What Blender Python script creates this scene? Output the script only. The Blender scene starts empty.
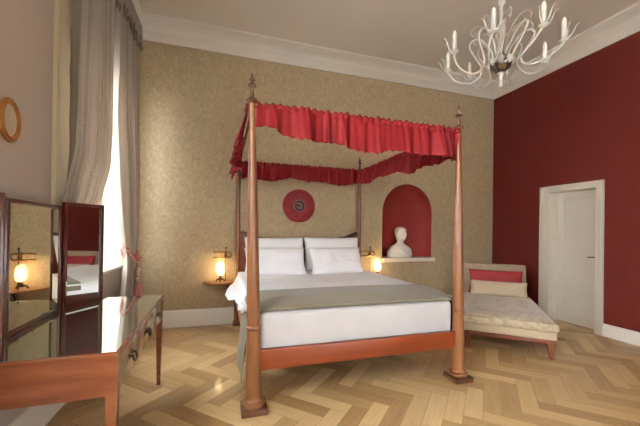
import bpy, bmesh, math, random
from mathutils import Vector, Matrix, noise
random.seed(7)
SC = bpy.context.scene
C = SC.collection
PI = math.pi
R = math.radians

# ------------------------------------------------------------------ helpers
def lin(r, g, b):
    def f(c):
        c /= 255.0
        return c / 12.92 if c <= 0.04045 else ((c + 0.055) / 1.055) ** 2.4
    return (f(r), f(g), f(b), 1.0)

def material(name, rgb, rough=0.6, metal=0.0, rgb2=None, scale=(8, 8, 8), detail=4, bump=0.0, bscale=60,
             spec=0.5, coat=0.0, trans=0.0, emit=None, emit_s=0.0, sheen=0.0, contrast=(0.3, 0.7), ior=1.45, kind='noise', coords='Object'):
    m = bpy.data.materials.new(name)
    m.use_nodes = True
    nt = m.node_tree
    b = nt.nodes['Principled BSDF']
    b.inputs['Base Color'].default_value = lin(*rgb)
    b.inputs['Roughness'].default_value = rough
    b.inputs['Metallic'].default_value = metal
    b.inputs['Specular IOR Level'].default_value = spec
    b.inputs['Coat Weight'].default_value = coat
    b.inputs['Coat Roughness'].default_value = 0.12
    b.inputs['Transmission Weight'].default_value = trans
    b.inputs['Sheen Weight'].default_value = sheen
    b.inputs['IOR'].default_value = ior
    if emit:
        b.inputs['Emission Color'].default_value = lin(*emit)
        b.inputs['Emission Strength'].default_value = emit_s
    tc = nt.nodes.new('ShaderNodeTexCoord')
    if rgb2:
        mp = nt.nodes.new('ShaderNodeMapping')
        mp.inputs['Scale'].default_value = scale
        nt.links.new(tc.outputs[coords], mp.inputs['Vector'])
        n = nt.nodes.new('ShaderNodeTexNoise')
        n.inputs['Scale'].default_value = 1.0
        n.inputs['Detail'].default_value = detail
        n.inputs['Roughness'].default_value = 0.6
        nt.links.new(mp.outputs['Vector'], n.inputs['Vector'])
        cr = nt.nodes.new('ShaderNodeValToRGB')
        cr.color_ramp.elements[0].position = contrast[0]
        cr.color_ramp.elements[1].position = contrast[1]
        cr.color_ramp.elements[0].color = lin(*rgb)
        cr.color_ramp.elements[1].color = lin(*rgb2)
        nt.links.new(n.outputs['Fac'], cr.inputs['Fac'])
        nt.links.new(cr.outputs['Color'], b.inputs['Base Color'])
    if bump:
        n2 = nt.nodes.new('ShaderNodeTexNoise')
        n2.inputs['Scale'].default_value = bscale
        n2.inputs['Detail'].default_value = 3
        nt.links.new(tc.outputs['Object'], n2.inputs['Vector'])
        bp = nt.nodes.new('ShaderNodeBump')
        bp.inputs['Strength'].default_value = bump
        bp.inputs['Distance'].default_value = 0.01
        nt.links.new(n2.outputs['Fac'], bp.inputs['Height'])
        nt.links.new(bp.outputs['Normal'], b.inputs['Normal'])
    return m

def origin_of(p):
    v = Vector((0, 0, 0))
    while p is not None:
        v += p.location
        p = p.parent
    return v

def obj(name, bm, mat, parent=None, local=False, smooth=True, angle=40):
    """link a bmesh as one mesh object; world coordinates unless local."""
    bmesh.ops.recalc_face_normals(bm, faces=bm.faces[:])
    me = bpy.data.meshes.new(name)
    if parent is not None and not local:
        bmesh.ops.translate(bm, verts=bm.verts[:], vec=-origin_of(parent))
    off = None
    if parent is None and not local:
        xs = [v.co for v in bm.verts]
        off = Vector(((min(v.x for v in xs) + max(v.x for v in xs)) / 2, (min(v.y for v in xs) + max(v.y for v in xs)) / 2, min(v.z for v in xs)))
        bmesh.ops.translate(bm, verts=bm.verts[:], vec=-off)
    bm.to_mesh(me)
    bm.free()
    o = bpy.data.objects.new(name, me)
    C.objects.link(o)
    if off is not None:
        o.location = off
    if parent is not None:
        o.parent = parent
    me.materials.append(mat)
    if smooth:
        me.shade_smooth()
        me.set_sharp_from_angle(angle=R(angle))
    return o

def tag(o, label, cat, group=None):
    o['label'] = label
    o['category'] = cat
    if group:
        o['group'] = group
    return o

def thing(name, label, cat, loc=(0, 0, 0), rz=0, group=None):
    o = bpy.data.objects.new(name, None)
    C.objects.link(o)
    o.empty_display_size = 0.1
    o.location = loc
    o.rotation_euler = (0, 0, rz)
    return tag(o, label, cat, group)

def struct(name, bm, mat, parent=None, smooth=True):
    o = obj(name, bm, mat, parent, local=(parent is None), smooth=smooth)
    if parent is None:
        o['kind'] = 'structure'
    return o

def dup(root, loc, label):
    r = root.copy(); C.objects.link(r); r.location = loc; r['label'] = label
    for ch in list(root.children):
        c = ch.copy(); C.objects.link(c); c.parent = r
        for g in ch.children:
            d = g.copy(); C.objects.link(d); d.parent = c
    return r

def B():
    return bmesh.new()

def box(bm, x0, x1, y0, y1, z0, z1, bev=0.0, seg=2):
    t = bmesh.new()
    bmesh.ops.create_cube(t, size=1)
    for v in t.verts:
        v.co = Vector(((x0 + x1) / 2 + v.co.x * (x1 - x0), (y0 + y1) / 2 + v.co.y * (y1 - y0), (z0 + z1) / 2 + v.co.z * (z1 - z0)))
    if bev:
        bmesh.ops.bevel(t, geom=t.edges[:], offset=bev, segments=seg, profile=0.5, affect='EDGES')
    merge(bm, t)
    return bm

def merge(bm, t, mat=None):
    if mat is not None:
        bmesh.ops.transform(t, matrix=mat, verts=t.verts[:])
    me = bpy.data.meshes.new('tmp')
    t.to_mesh(me); t.free()
    bm.from_mesh(me)
    bpy.data.meshes.remove(me)

def grid(bm, f, nu, nv, closed=False):
    """surface from f(u,v), u,v in 0..1."""
    rows = []
    for j in range(nv + 1):
        rows.append([bm.verts.new(f(i / nu, j / nv)) for i in range(nu if closed else nu + 1)])
    for j in range(nv):
        n = nu if closed else nu
        for i in range(n):
            k = (i + 1) % nu if closed else i + 1
            bm.faces.new((rows[j][i], rows[j][k], rows[j + 1][k], rows[j + 1][i]))
    return rows

def lathe(bm, prof, c=(0, 0, 0), seg=28, lean=(0, 0), sx=1, sy=1):
    """prof = [(r,z)], lean shifts the axis per unit of z."""
    rows = []
    for r, z in prof:
        cx = c[0] + lean[0] * z; cy = c[1] + lean[1] * z
        rows.append([bm.verts.new((cx + sx * r * math.cos(2 * PI * i / seg), cy + sy * r * math.sin(2 * PI * i / seg), c[2] + z)) for i in range(seg)])
    for a, b in zip(rows, rows[1:]):
        for i in range(seg):
            k = (i + 1) % seg
            bm.faces.new((a[i], a[k], b[k], b[i]))
    bm.faces.new(rows[0][::-1]); bm.faces.new(rows[-1])
    return bm

def smooth_path(pts, n=8):
    P = [Vector(p) for p in pts]
    out = []
    for i in range(len(P) - 1):
        p0 = P[max(i - 1, 0)]; p1 = P[i]; p2 = P[i + 1]; p3 = P[min(i + 2, len(P) - 1)]
        for k in range(n):
            t = k / n
            out.append(0.5 * ((2 * p1) + (p2 - p0) * t + (2 * p0 - 5 * p1 + 4 * p2 - p3) * t * t + (3 * p1 - p0 - 3 * p2 + p3) * t ** 3))
    out.append(P[-1])
    return out

def tube(bm, pts, r, seg=8, closed=False):
    P = [Vector(p) for p in pts]
    n = len(P)
    rows = []
    up = Vector((0, 0, 1))
    prev = None
    for i in range(n):
        if closed:
            d = P[(i + 1) % n] - P[i - 1]
        else:
            d = P[min(i + 1, n - 1)] - P[max(i - 1, 0)]
        d.normalize()
        if prev is None:
            a = d.cross(up)
            if a.length < 1e-3:
                a = d.cross(Vector((1, 0, 0)))
            a.normalize()
        else:
            a = prev - d * prev.dot(d)
            if a.length < 1e-5:
                a = d.orthogonal()
            a.normalize()
        prev = a
        b = d.cross(a)
        rr = r(i / (n - 1)) if callable(r) else (r[i] if isinstance(r, (list, tuple)) else r)
        rows.append([bm.verts.new(P[i] + (a * math.cos(2 * PI * k / seg) + b * math.sin(2 * PI * k / seg)) * rr) for k in range(seg)])
    m = n if closed else n - 1
    for i in range(m):
        A = rows[i]; Bq = rows[(i + 1) % n]
        for k in range(seg):
            q = (k + 1) % seg
            bm.faces.new((A[k], A[q], Bq[q], Bq[k]))
    if not closed:
        bm.faces.new(rows[0][::-1]); bm.faces.new(rows[-1])
    return bm

def sweep(bm, prof, path, closed=False, normals=None):
    """prof = [(out, z)] swept along 2-D path points with outward (inside-the-room) normals given per point (mitred)."""
    rows = []
    for (x, y), (nx, ny) in zip(path, normals):
        rows.append([bm.verts.new((x + nx * o, y + ny * o, z)) for o, z in prof])
    m = len(rows) if closed else len(rows) - 1
    for i in range(m):
        a = rows[i]; b = rows[(i + 1) % len(rows)]
        for k in range(len(prof) - 1):
            bm.faces.new((a[k], b[k], b[k + 1], a[k + 1]))
        bm.faces.new((a[-1], b[-1], b[0], a[0]))
    if not closed:
        bm.faces.new(rows[0]); bm.faces.new(rows[-1][::-1])

def cushion(bm, w, h, t, mat, n=22, pinch=0.10, crease=0.5, seed=0, wob=0.012):
    """pillow lying in the xy plane w x h, thickness t, both sides, corners drawn out."""
    def side(s):
        def f(u, v):
            a = u * 2 - 1; b = v * 2 - 1
            x = a * (1 - pinch * (1 - abs(b) ** 2.0) * (abs(a) ** 4)); y = b * (1 - pinch * (1 - abs(a) ** 2.0) * (abs(b) ** 4))
            k = max(0.0, (1 - abs(a) ** 2.6)) ** crease * max(0.0, (1 - abs(b) ** 2.6)) ** crease
            q = noise.noise(Vector((a * 1.7 + seed * 3.1, b * 1.7, s * 2.0 + seed))) + 0.5 * noise.noise(Vector((a * 4 + seed, b * 4, 5.0 + s)))
            return Vector((x * w / 2, y * h / 2, s * t / 2 * k + q * wob * k))
        return f
    t1 = bmesh.new()
    grid(t1, side(1), n, n)
    grid(t1, side(-1), n, n)
    bmesh.ops.remove_doubles(t1, verts=t1.verts[:], dist=0.0008)
    merge(bm, t1, mat)

def solid(o, th, off=0):
    m = o.modifiers.new('Solidify', 'SOLIDIFY')
    m.thickness = th; m.offset = off
    return o

# ------------------------------------------------------------------ materials
def wallpaper_mat():
    m = material('wallpaper gold damask', (170, 145, 108), 0.68, spec=0.35)
    nt = m.node_tree; b = nt.nodes['Principled BSDF']
    tc = nt.nodes.new('ShaderNodeTexCoord')
    def nz(scale, mapsc, detail, dist=0.0):
        mp = nt.nodes.new('ShaderNodeMapping'); mp.inputs['Scale'].default_value = mapsc
        nt.links.new(tc.outputs['Object'], mp.inputs['Vector'])
        n = nt.nodes.new('ShaderNodeTexNoise'); n.inputs['Scale'].default_value = scale; n.inputs['Detail'].default_value = detail
        n.inputs['Roughness'].default_value = 0.65; n.inputs['Distortion'].default_value = dist
        nt.links.new(mp.outputs['Vector'], n.inputs['Vector']); return n
    n1 = nz(26, (1.0, 1, 0.6), 5, 1.2)
    n2 = nz(110, (1.0, 1, 0.25), 2)
    n3 = nz(1.3, (1, 1, 1), 2)
    a = nt.nodes.new('ShaderNodeMath'); a.operation = 'MULTIPLY_ADD'; a.inputs[1].default_value = 0.6
    nt.links.new(n1.outputs['Fac'], a.inputs[0])
    a2 = nt.nodes.new('ShaderNodeMath'); a2.operation = 'MULTIPLY'; a2.inputs[1].default_value = 0.4
    nt.links.new(n2.outputs['Fac'], a2.inputs[0]); nt.links.new(a2.outputs[0], a.inputs[2])
    cr = nt.nodes.new('ShaderNodeValToRGB')
    cr.color_ramp.elements[0].position = 0.36; cr.color_ramp.elements[0].color = lin(152, 132, 100)
    cr.color_ramp.elements[1].position = 0.66; cr.color_ramp.elements[1].color = lin(190, 170, 138)
    nt.links.new(a.outputs[0], cr.inputs['Fac'])
    nt.links.new(cr.outputs['Color'], b.inputs['Base Color'])
    return m

def wood(name, c1, c2, scale, rough=0.28, coat=0.3):
    return material(name, c1, rough, rgb2=c2, scale=scale, detail=5, coat=coat, spec=0.5)

M = {}
M['wallpaper'] = wallpaper_mat()
M['red_wall'] = material('deep red wall paint', (88, 24, 14), 0.75, spec=0.25, rgb2=(82, 21, 12), scale=(2, 2, 2))
M['left_wall'] = material('warm taupe wall paint', (190, 175, 160), 0.8, spec=0.25, rgb2=(183, 168, 153), scale=(1.5, 1.5, 1.5))
M['ceiling'] = material('off white ceiling paint', (216, 207, 194), 0.85, spec=0.2, rgb2=(211, 202, 189), scale=(1, 1, 1))
M['white_trim'] = material('ivory gloss trim paint', (214, 205, 190), 0.38, spec=0.4, rgb2=(207, 198, 183), scale=(3, 3, 3))
M['skirting'] = material('white skirting paint', (238, 231, 220), 0.4, spec=0.4, rgb2=(232, 225, 213), scale=(3, 3, 3))
M['casing'] = material('pale yellow window casing paint', (206, 190, 160), 0.5, spec=0.35, rgb2=(199, 183, 153), scale=(3, 3, 3))
M['niche_red'] = material('niche brick red paint', (134, 43, 35), 0.7, spec=0.3, rgb2=(127, 40, 32), scale=(2, 2, 2))
M['bed_wood'] = wood('cherry bed wood', (108, 66, 37), (132, 85, 50), (14, 14, 1.2), 0.3, 0.2)
M['rail_wood'] = wood('cherry rail wood', (106, 44, 18), (126, 56, 24), (1.2, 12, 22), 0.36, 0.12)
M['dark_wood'] = wood('dark turned wood', (72, 42, 25), (92, 56, 34), (10, 10, 3), 0.32, 0.15)
M['desk_wood'] = wood('mahogany desk wood', (104, 54, 33), (130, 74, 47), (3, 14, 22), 0.22, 0.9)
M['drawer'] = wood('drawer wood with painted sheen', (138, 116, 92), (156, 134, 108), (22, 3, 14), 0.2, 0.9)  # pale tone is the gloss reflection on the desk wood, put into the colour
M['mirror_wood'] = wood('dark mahogany mirror frame', (72, 32, 22), (92, 44, 30), (6, 6, 3), 0.25, 0.4)
M['desk_glass'] = material('polished dark glass desk top', (200, 206, 196), 0.035, metal=0.92, rgb2=(194, 201, 190), scale=(2, 2, 2))
M['mirror'] = material('silvered mirror glass', (225, 225, 218), 0.012, metal=1.0, rgb2=(222, 222, 215), scale=(1, 1, 1))
M['gilt'] = material('gilt frame', (150, 98, 48), 0.38, metal=0.6, rgb2=(178, 124, 66), scale=(20, 20, 20))
M['old_mirror'] = material('oval frame inset', (196, 180, 150), 0.4, rgb2=(180, 165, 136), scale=(5, 5, 5))
M['sheet'] = material('white cotton sheet', (200, 196, 195), 0.85, rgb2=(195, 191, 190), scale=(6, 6, 6), bump=0.06, bscale=300, spec=0.2, sheen=0.1)
M['pillow'] = material('white pillow cotton', (249, 248, 249), 0.85, rgb2=(245, 244, 246), scale=(6, 6, 6), bump=0.1, bscale=18, spec=0.2)
M['runner'] = material('grey olive bed runner', (128, 118, 95), 0.78, rgb2=(119, 109, 87), scale=(60, 60, 60), spec=0.25, sheen=0.2)
M['valance'] = material('red satin valance', (118, 19, 22), 0.62, rgb2=(106, 16, 19), scale=(30, 30, 6), spec=0.2, sheen=0.0, bump=0.05, bscale=60)
M['rosette'] = material('red pleated silk', (142, 30, 36), 0.5, rgb2=(128, 25, 31), scale=(20, 20, 20), sheen=0.2)
M['rosette_rim'] = material('dull pink braid', (176, 120, 104), 0.6, rgb2=(150, 96, 82), scale=(60, 60, 60))
M['dark_centre'] = material('dark maroon centre', (44, 16, 14), 0.35, rgb2=(58, 22, 18), scale=(20, 20, 20))
M['brass'] = material('aged brass', (150, 108, 56), 0.32, metal=0.85, rgb2=(120, 84, 42), scale=(20, 20, 20))
M['bronze'] = material('dark bronze', (58, 40, 28), 0.35, metal=0.7, rgb2=(76, 54, 38), scale=(20, 20, 20))
M['shelf_wood'] = wood('honey shelf wood', (128, 80, 42), (154, 100, 56), (4, 14, 20), 0.3, 0.3)
M['lamp_glass'] = material('frosted lamp glass', (255, 240, 210), 0.35, rgb2=(255, 236, 200), scale=(8, 8, 8), emit=(255, 222, 160), emit_s=0.3)
M['bulb'] = material('glowing bulb', (255, 236, 200), 0.4, rgb2=(255, 232, 190), scale=(8, 8, 8), emit=(255, 222, 150), emit_s=4.0)
def thin_glass(m, fac):
    nt = m.node_tree; b = nt.nodes['Principled BSDF']
    tr = nt.nodes.new('ShaderNodeBsdfTransparent'); ms = nt.nodes.new('ShaderNodeMixShader'); ms.inputs[0].default_value = fac
    nt.links.new(b.outputs[0], ms.inputs[1]); nt.links.new(tr.outputs[0], ms.inputs[2]); nt.links.new(ms.outputs[0], nt.nodes['Material Output'].inputs['Surface'])
thin_glass(M['lamp_glass'], 0.72); thin_glass(M['bulb'], 0.5)
M['marble'] = material('off white marble', (242, 235, 224), 0.5, rgb2=(228, 218, 203), scale=(7, 7, 7), spec=0.4)
M['sill'] = material('cream stone sill', (222, 208, 188), 0.5, rgb2=(212, 198, 178), scale=(9, 9, 9))
M['velvet'] = material('beige crushed velvet', (202, 184, 158), 0.62, rgb2=(176, 158, 131), scale=(20, 20, 20), detail=3, sheen=0.4, spec=0.3, bump=0.15, bscale=14, contrast=(0.36, 0.62))
M['velvet_plain'] = material('plain taupe velvet', (160, 139, 112), 0.65, rgb2=(142, 121, 96), scale=(12, 12, 12), sheen=0.35, spec=0.3)
M['linen'] = material('cream linen', (196, 176, 148), 0.75, rgb2=(184, 164, 137), scale=(40, 40, 40), sheen=0.2)
M['red_cushion'] = material('crimson cushion velvet', (138, 22, 28), 0.7, rgb2=(122, 18, 23), scale=(16, 16, 16), sheen=0.08)
M['chaise_wood'] = wood('chaise walnut', (98, 46, 24), (120, 62, 34), (6, 6, 6), 0.3, 0.3)
M['glass'] = material('chandelier glass', (230, 223, 211), 0.08, rgb2=(216, 208, 195), scale=(12, 12, 12), trans=0.3, ior=1.48)
M['candle'] = material('milky candle sleeve', (236, 230, 218), 0.45, rgb2=(228, 222, 208), scale=(12, 12, 12))
M['chrome'] = material('silvered hub', (150, 142, 130), 0.14, metal=0.9, rgb2=(100, 92, 84), scale=(30, 30, 30))
M['rope'] = material('red and cream rope', (160, 50, 60), 0.7, rgb2=(214, 176, 160), scale=(55, 55, 55), detail=1, contrast=(0.45, 0.55))
M['tassel'] = material('dusty rose tassel', (168, 84, 86), 0.75, rgb2=(206, 152, 140), scale=(90, 90, 5), detail=2)
M['tassel_head'] = material('cream tassel head', (206, 190, 168), 0.7, rgb2=(176, 120, 112), scale=(70, 70, 8), detail=1)
M['pane'] = material('window pane', (250, 252, 255), 0.02, trans=1.0, ior=1.02, spec=0.1)
M['void'] = material('floor joint', (110, 80, 46), 0.6, rgb2=(60, 40, 22), scale=(9, 9, 9))

def curtain_mat():
    m = material('taupe striped silk curtain', (168, 150, 132), 0.55, spec=0.35, sheen=0.25)
    nt = m.node_tree; b = nt.nodes['Principled BSDF']
    uv = nt.nodes.new('ShaderNodeUVMap')
    sep = nt.nodes.new('ShaderNodeSeparateXYZ'); nt.links.new(uv.outputs['UV'], sep.inputs[0])
    def math_(op, a, bb=None, c=None):
        n = nt.nodes.new('ShaderNodeMath'); n.operation = op
        for i, v in enumerate((a, bb, c)):
            if v is None: continue
            if isinstance(v, (int, float)): n.inputs[i].default_value = v
            else: nt.links.new(v, n.inputs[i])
        return n.outputs[0]
    # running leaf stripe: every 1/9 of the width a narrow band carrying blotches
    fx = math_('FRACT', math_('MULTIPLY', sep.outputs['X'], 13.0))
    band = math_('LESS_THAN', math_('ABSOLUTE', math_('SUBTRACT', fx, 0.5)), 0.12)
    cmb = nt.nodes.new('ShaderNodeCombineXYZ')
    nt.links.new(math_('MULTIPLY', sep.outputs['X'], 260.0), cmb.inputs[0])
    nt.links.new(math_('MULTIPLY', sep.outputs['Y'], 300.0), cmb.inputs[1])
    n = nt.nodes.new('ShaderNodeTexNoise'); n.inputs['Scale'].default_value = 1.0; n.inputs['Detail'].default_value = 1
    nt.links.new(cmb.outputs[0], n.inputs['Vector'])
    spots = math_('MULTIPLY', math_('GREATER_THAN', n.outputs['Fac'], 0.5), band)
    mx = nt.nodes.new('ShaderNodeMix'); mx.data_type = 'RGBA'
    mx.inputs[6].default_value = lin(182, 169, 154); mx.inputs[7].default_value = lin(136, 123, 108)
    nt.links.new(math_('MULTIPLY', spots, 0.8), mx.inputs[0])
    nt.links.new(mx.outputs[2], b.inputs['Base Color'])
    tl = nt.nodes.new('ShaderNodeBsdfTranslucent'); nt.links.new(mx.outputs[2], tl.inputs['Color'])
    ms = nt.nodes.new('ShaderNodeMixShader'); ms.inputs[0].default_value = 0.36
    nt.links.new(b.outputs[0], ms.inputs[1]); nt.links.new(tl.outputs[0], ms.inputs[2])
    nt.links.new(ms.outputs[0], nt.nodes['Material Output'].inputs['Surface'])
    return m
M['curtain'] = curtain_mat()
M['fringe'] = material('curtain fringe', (150, 128, 104), 0.8, rgb2=(112, 92, 70), scale=(60, 60, 12))

def floor_mat():
    m = material('oak parquet', (186, 148, 98), 0.3, spec=0.5, coat=0.2)
    nt = m.node_tree; b = nt.nodes['Principled BSDF']
    at = nt.nodes.new('ShaderNodeAttribute'); at.attribute_name = 'plank'
    uv = nt.nodes.new('ShaderNodeUVMap')
    mp = nt.nodes.new('ShaderNodeMapping'); mp.inputs['Scale'].default_value = (3, 45, 1)
    nt.links.new(uv.outputs['UV'], mp.inputs['Vector'])
    n = nt.nodes.new('ShaderNodeTexNoise'); n.inputs['Scale'].default_value = 1.0; n.inputs['Detail'].default_value = 4
    n.inputs['Distortion'].default_value = 0.6
    nt.links.new(mp.outputs['Vector'], n.inputs['Vector'])
    a = nt.nodes.new('ShaderNodeMath'); a.operation = 'MULTIPLY_ADD'; a.inputs[1].default_value = 0.5
    nt.links.new(n.outputs['Fac'], a.inputs[0])
    s = nt.nodes.new('ShaderNodeMath'); s.operation = 'MULTIPLY_ADD'; s.inputs[1].default_value = 0.85; s.inputs[2].default_value = -0.2
    nt.links.new(at.outputs['Fac'], s.inputs[0]); nt.links.new(s.outputs[0], a.inputs[2])
    cr = nt.nodes.new('ShaderNodeValToRGB')
    cr.color_ramp.elements[0].position = 0.05; cr.color_ramp.elements[0].color = lin(152, 117, 70)
    cr.color_ramp.elements[1].position = 0.95; cr.color_ramp.elements[1].color = lin(220, 189, 138)
    nt.links.new(a.outputs[0], cr.inputs['Fac'])
    nt.links.new(cr.outputs['Color'], b.inputs['Base Color'])
    tg = nt.nodes.new('ShaderNodeTangent'); tg.direction_type = 'UV_MAP'; tg.uv_map = 'UVMap'
    nt.links.new(tg.outputs[0], b.inputs['Tangent']); b.inputs['Anisotropic'].default_value = 0.75
    n2 = nt.nodes.new('ShaderNodeTexNoise'); n2.inputs['Scale'].default_value = 3.0
    tc = nt.nodes.new('ShaderNodeTexCoord'); nt.links.new(tc.outputs['Object'], n2.inputs['Vector'])
    mr = nt.nodes.new('ShaderNodeMapRange'); mr.inputs['To Min'].default_value = 0.36; mr.inputs['To Max'].default_value = 0.48
    nt.links.new(n2.outputs['Fac'], mr.inputs['Value']); nt.links.new(mr.outputs[0], b.inputs['Roughness'])
    return m
M['floor'] = floor_mat()

# ------------------------------------------------------------------ room shell
XL, XR, YF, ZC = -1.12, 4.78, -6.2, 4.03
NX, NW, NZ0, NSP = 2.99, 0.47, 0.89, 1.64      # niche: centre, half width, floor, springing

def herringbone():
    bm = B()
    layer = bm.faces.layers.float.new('plank')
    uvl = bm.loops.layers.uv.new('UVMap')
    w, L, g = 0.125, 0.49, 0.0007
    c, s = math.cos(-PI / 4), math.sin(-PI / 4)
    def put(x0, y0, x1, y1, along):
        pts = [(x0 + g, y0 + g), (x1 - g, y0 + g), (x1 - g, y1 - g), (x0 + g, y1 - g)]
        P = [(c * x - s * y + 0.9, s * x + c * y - 2.16) for x, y in pts]
        if max(p[0] for p in P) < XL or min(p[0] for p in P) > XR + 0.15 or min(p[1] for p in P) > 0.0 or max(p[1] for p in P) < YF:
            return
        try:
            f = bm.faces.new([bm.verts.new((x, y, 0.0)) for x, y in P])
        except ValueError:
            return
        f[layer] = random.betavariate(2, 2)
        ou, ov = random.random() * 7, random.random() * 7
        for lp, (x, y) in zip(f.loops, pts):
            lp[uvl].uv = ((x - x0 + ou, y - y0 + ov) if along == 'x' else (y - y0 + ou, x - x0 + ov))
    for k in range(-110, 110):
        for m in range(-16, 16):
            ox, oy = k * w + m * L, k * w - m * L
            if abs(ox) > 8.5 or abs(oy) > 8.5:
                continue
            put(ox, oy, ox + L, oy + w, 'x')
            put(ox, oy + w, ox + w, oy + w + L, 'y')
    for co, no in (((XL - .02, 0, 0), (-1, 0, 0)), ((XR + .152, 0, 0), (1, 0, 0)), ((0, .02, 0), (0, 1, 0)), ((0, YF - .02, 0), (0, -1, 0))):
        bmesh.ops.bisect_plane(bm, geom=bm.verts[:] + bm.edges[:] + bm.faces[:], plane_co=co, plane_no=no, clear_outer=True)
    return bm

fl = B(); box(fl, XL - 0.6, XR + 0.4, YF - 0.35, 0.35, -0.12, -0.0015)
floor = struct('floor', fl, M['void'], smooth=False)
pk = obj('parquet', herringbone(), M['floor'], floor, smooth=False)

bm = B(); box(bm, XL - 0.6, XR + 0.4, YF - 0.35, 0.35, ZC, ZC + 0.1); struct('ceiling', bm, M['ceiling'], smooth=False)

# back wall with an arched niche opening
bm = B()
def quad(bm, *p):
    bm.faces.new([bm.verts.new(q) for q in p])
def wallq(bm, x0, x1, z0, z1, y=0.0):
    quad(bm, (x0, y, z0), (x1, y, z0), (x1, y, z1), (x0, y, z1))
wallq(bm, XL - 0.6, NX - NW, 0, ZC); wallq(bm, NX + NW, XR + 0.4, 0, ZC); wallq(bm, NX - NW, NX + NW, 0, NZ0)
NA = 32
arch = [(NX - NW * math.cos(PI * i / NA), NSP + NW * math.sin(PI * i / NA)) for i in range(NA + 1)]
for (xa, za), (xb, zb) in zip(arch, arch[1:]):
    quad(bm, (xa, 0, za), (xb, 0, zb), (xb, 0, ZC), (xa, 0, ZC))
bmesh.ops.remove_doubles(bm, verts=bm.verts[:], dist=1e-4)
# solid behind
wall_back = struct('wall_back', bm, M['wallpaper'], smooth=False)
ND = 0.27
def niche(u, v):
    a = PI * u
    if v <= 0.5:
        z = NZ0 + (NSP - NZ0) * v * 2
        k = 1.0; zz = 0.0
    else:
        b = (v - 0.5) * 2 * PI / 2
        k = math.cos(b); zz = NW * math.sin(b); z = NSP + zz
    return Vector((NX - NW * k * math.cos(a), ND * k * math.sin(a) ** 0.8 if math.sin(a) > 1e-9 else 0.0, z))
bm = B(); grid(bm, niche, 36, 40)
n = obj('niche', bm, M['niche_red'], wall_back)
bm = B(); box(bm, XL - 0.6, XR + 0.4, 0.33, 0.4, -0.1, ZC + 0.1)
struct('trim_1', bm, M['left_wall'], smooth=False)          # masonry behind the niche
bm = B(); box(bm, NX - NW - 0.015, NX + NW + 0.03, -0.07, 0.0, NZ0 - 0.07, NZ0 - 0.002, 0.006)
bmf = [(NX - NW * math.cos(PI * i / 24), ND * math.sin(PI * i / 24) ** 0.8 if 0 < i < 24 else 0.0) for i in range(25)]
bot = [bm.verts.new((x, y, NZ0 - 0.002)) for x, y in bmf]
bm.faces.new(bot)
struct('trim_2', bm, M['sill'], smooth=False)                # niche sill

# left wall: the curtained window, plus an unseen one added to light the room
WZ0, WZ1 = 0.86, 3.35
WINS = [(-1.75, -0.30), (-5.35, -3.75)]
bm = B()
ys = [0.35]
for a, b_ in WINS:
    ys += [b_, a]
ys.append(YF - 0.2)
for i in range(0, len(ys) - 1):
    y1, y0 = ys[i], ys[i + 1]
    if i % 2 == 0:
        box(bm, XL - 0.32, XL, y0, y1, 0, ZC)
    else:
        box(bm, XL - 0.32, XL, y0, y1, 0, WZ0); box(bm, XL - 0.32, XL, y0, y1, WZ1, ZC)
struct('wall_left', bm, M['left_wall'], smooth=False)

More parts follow.
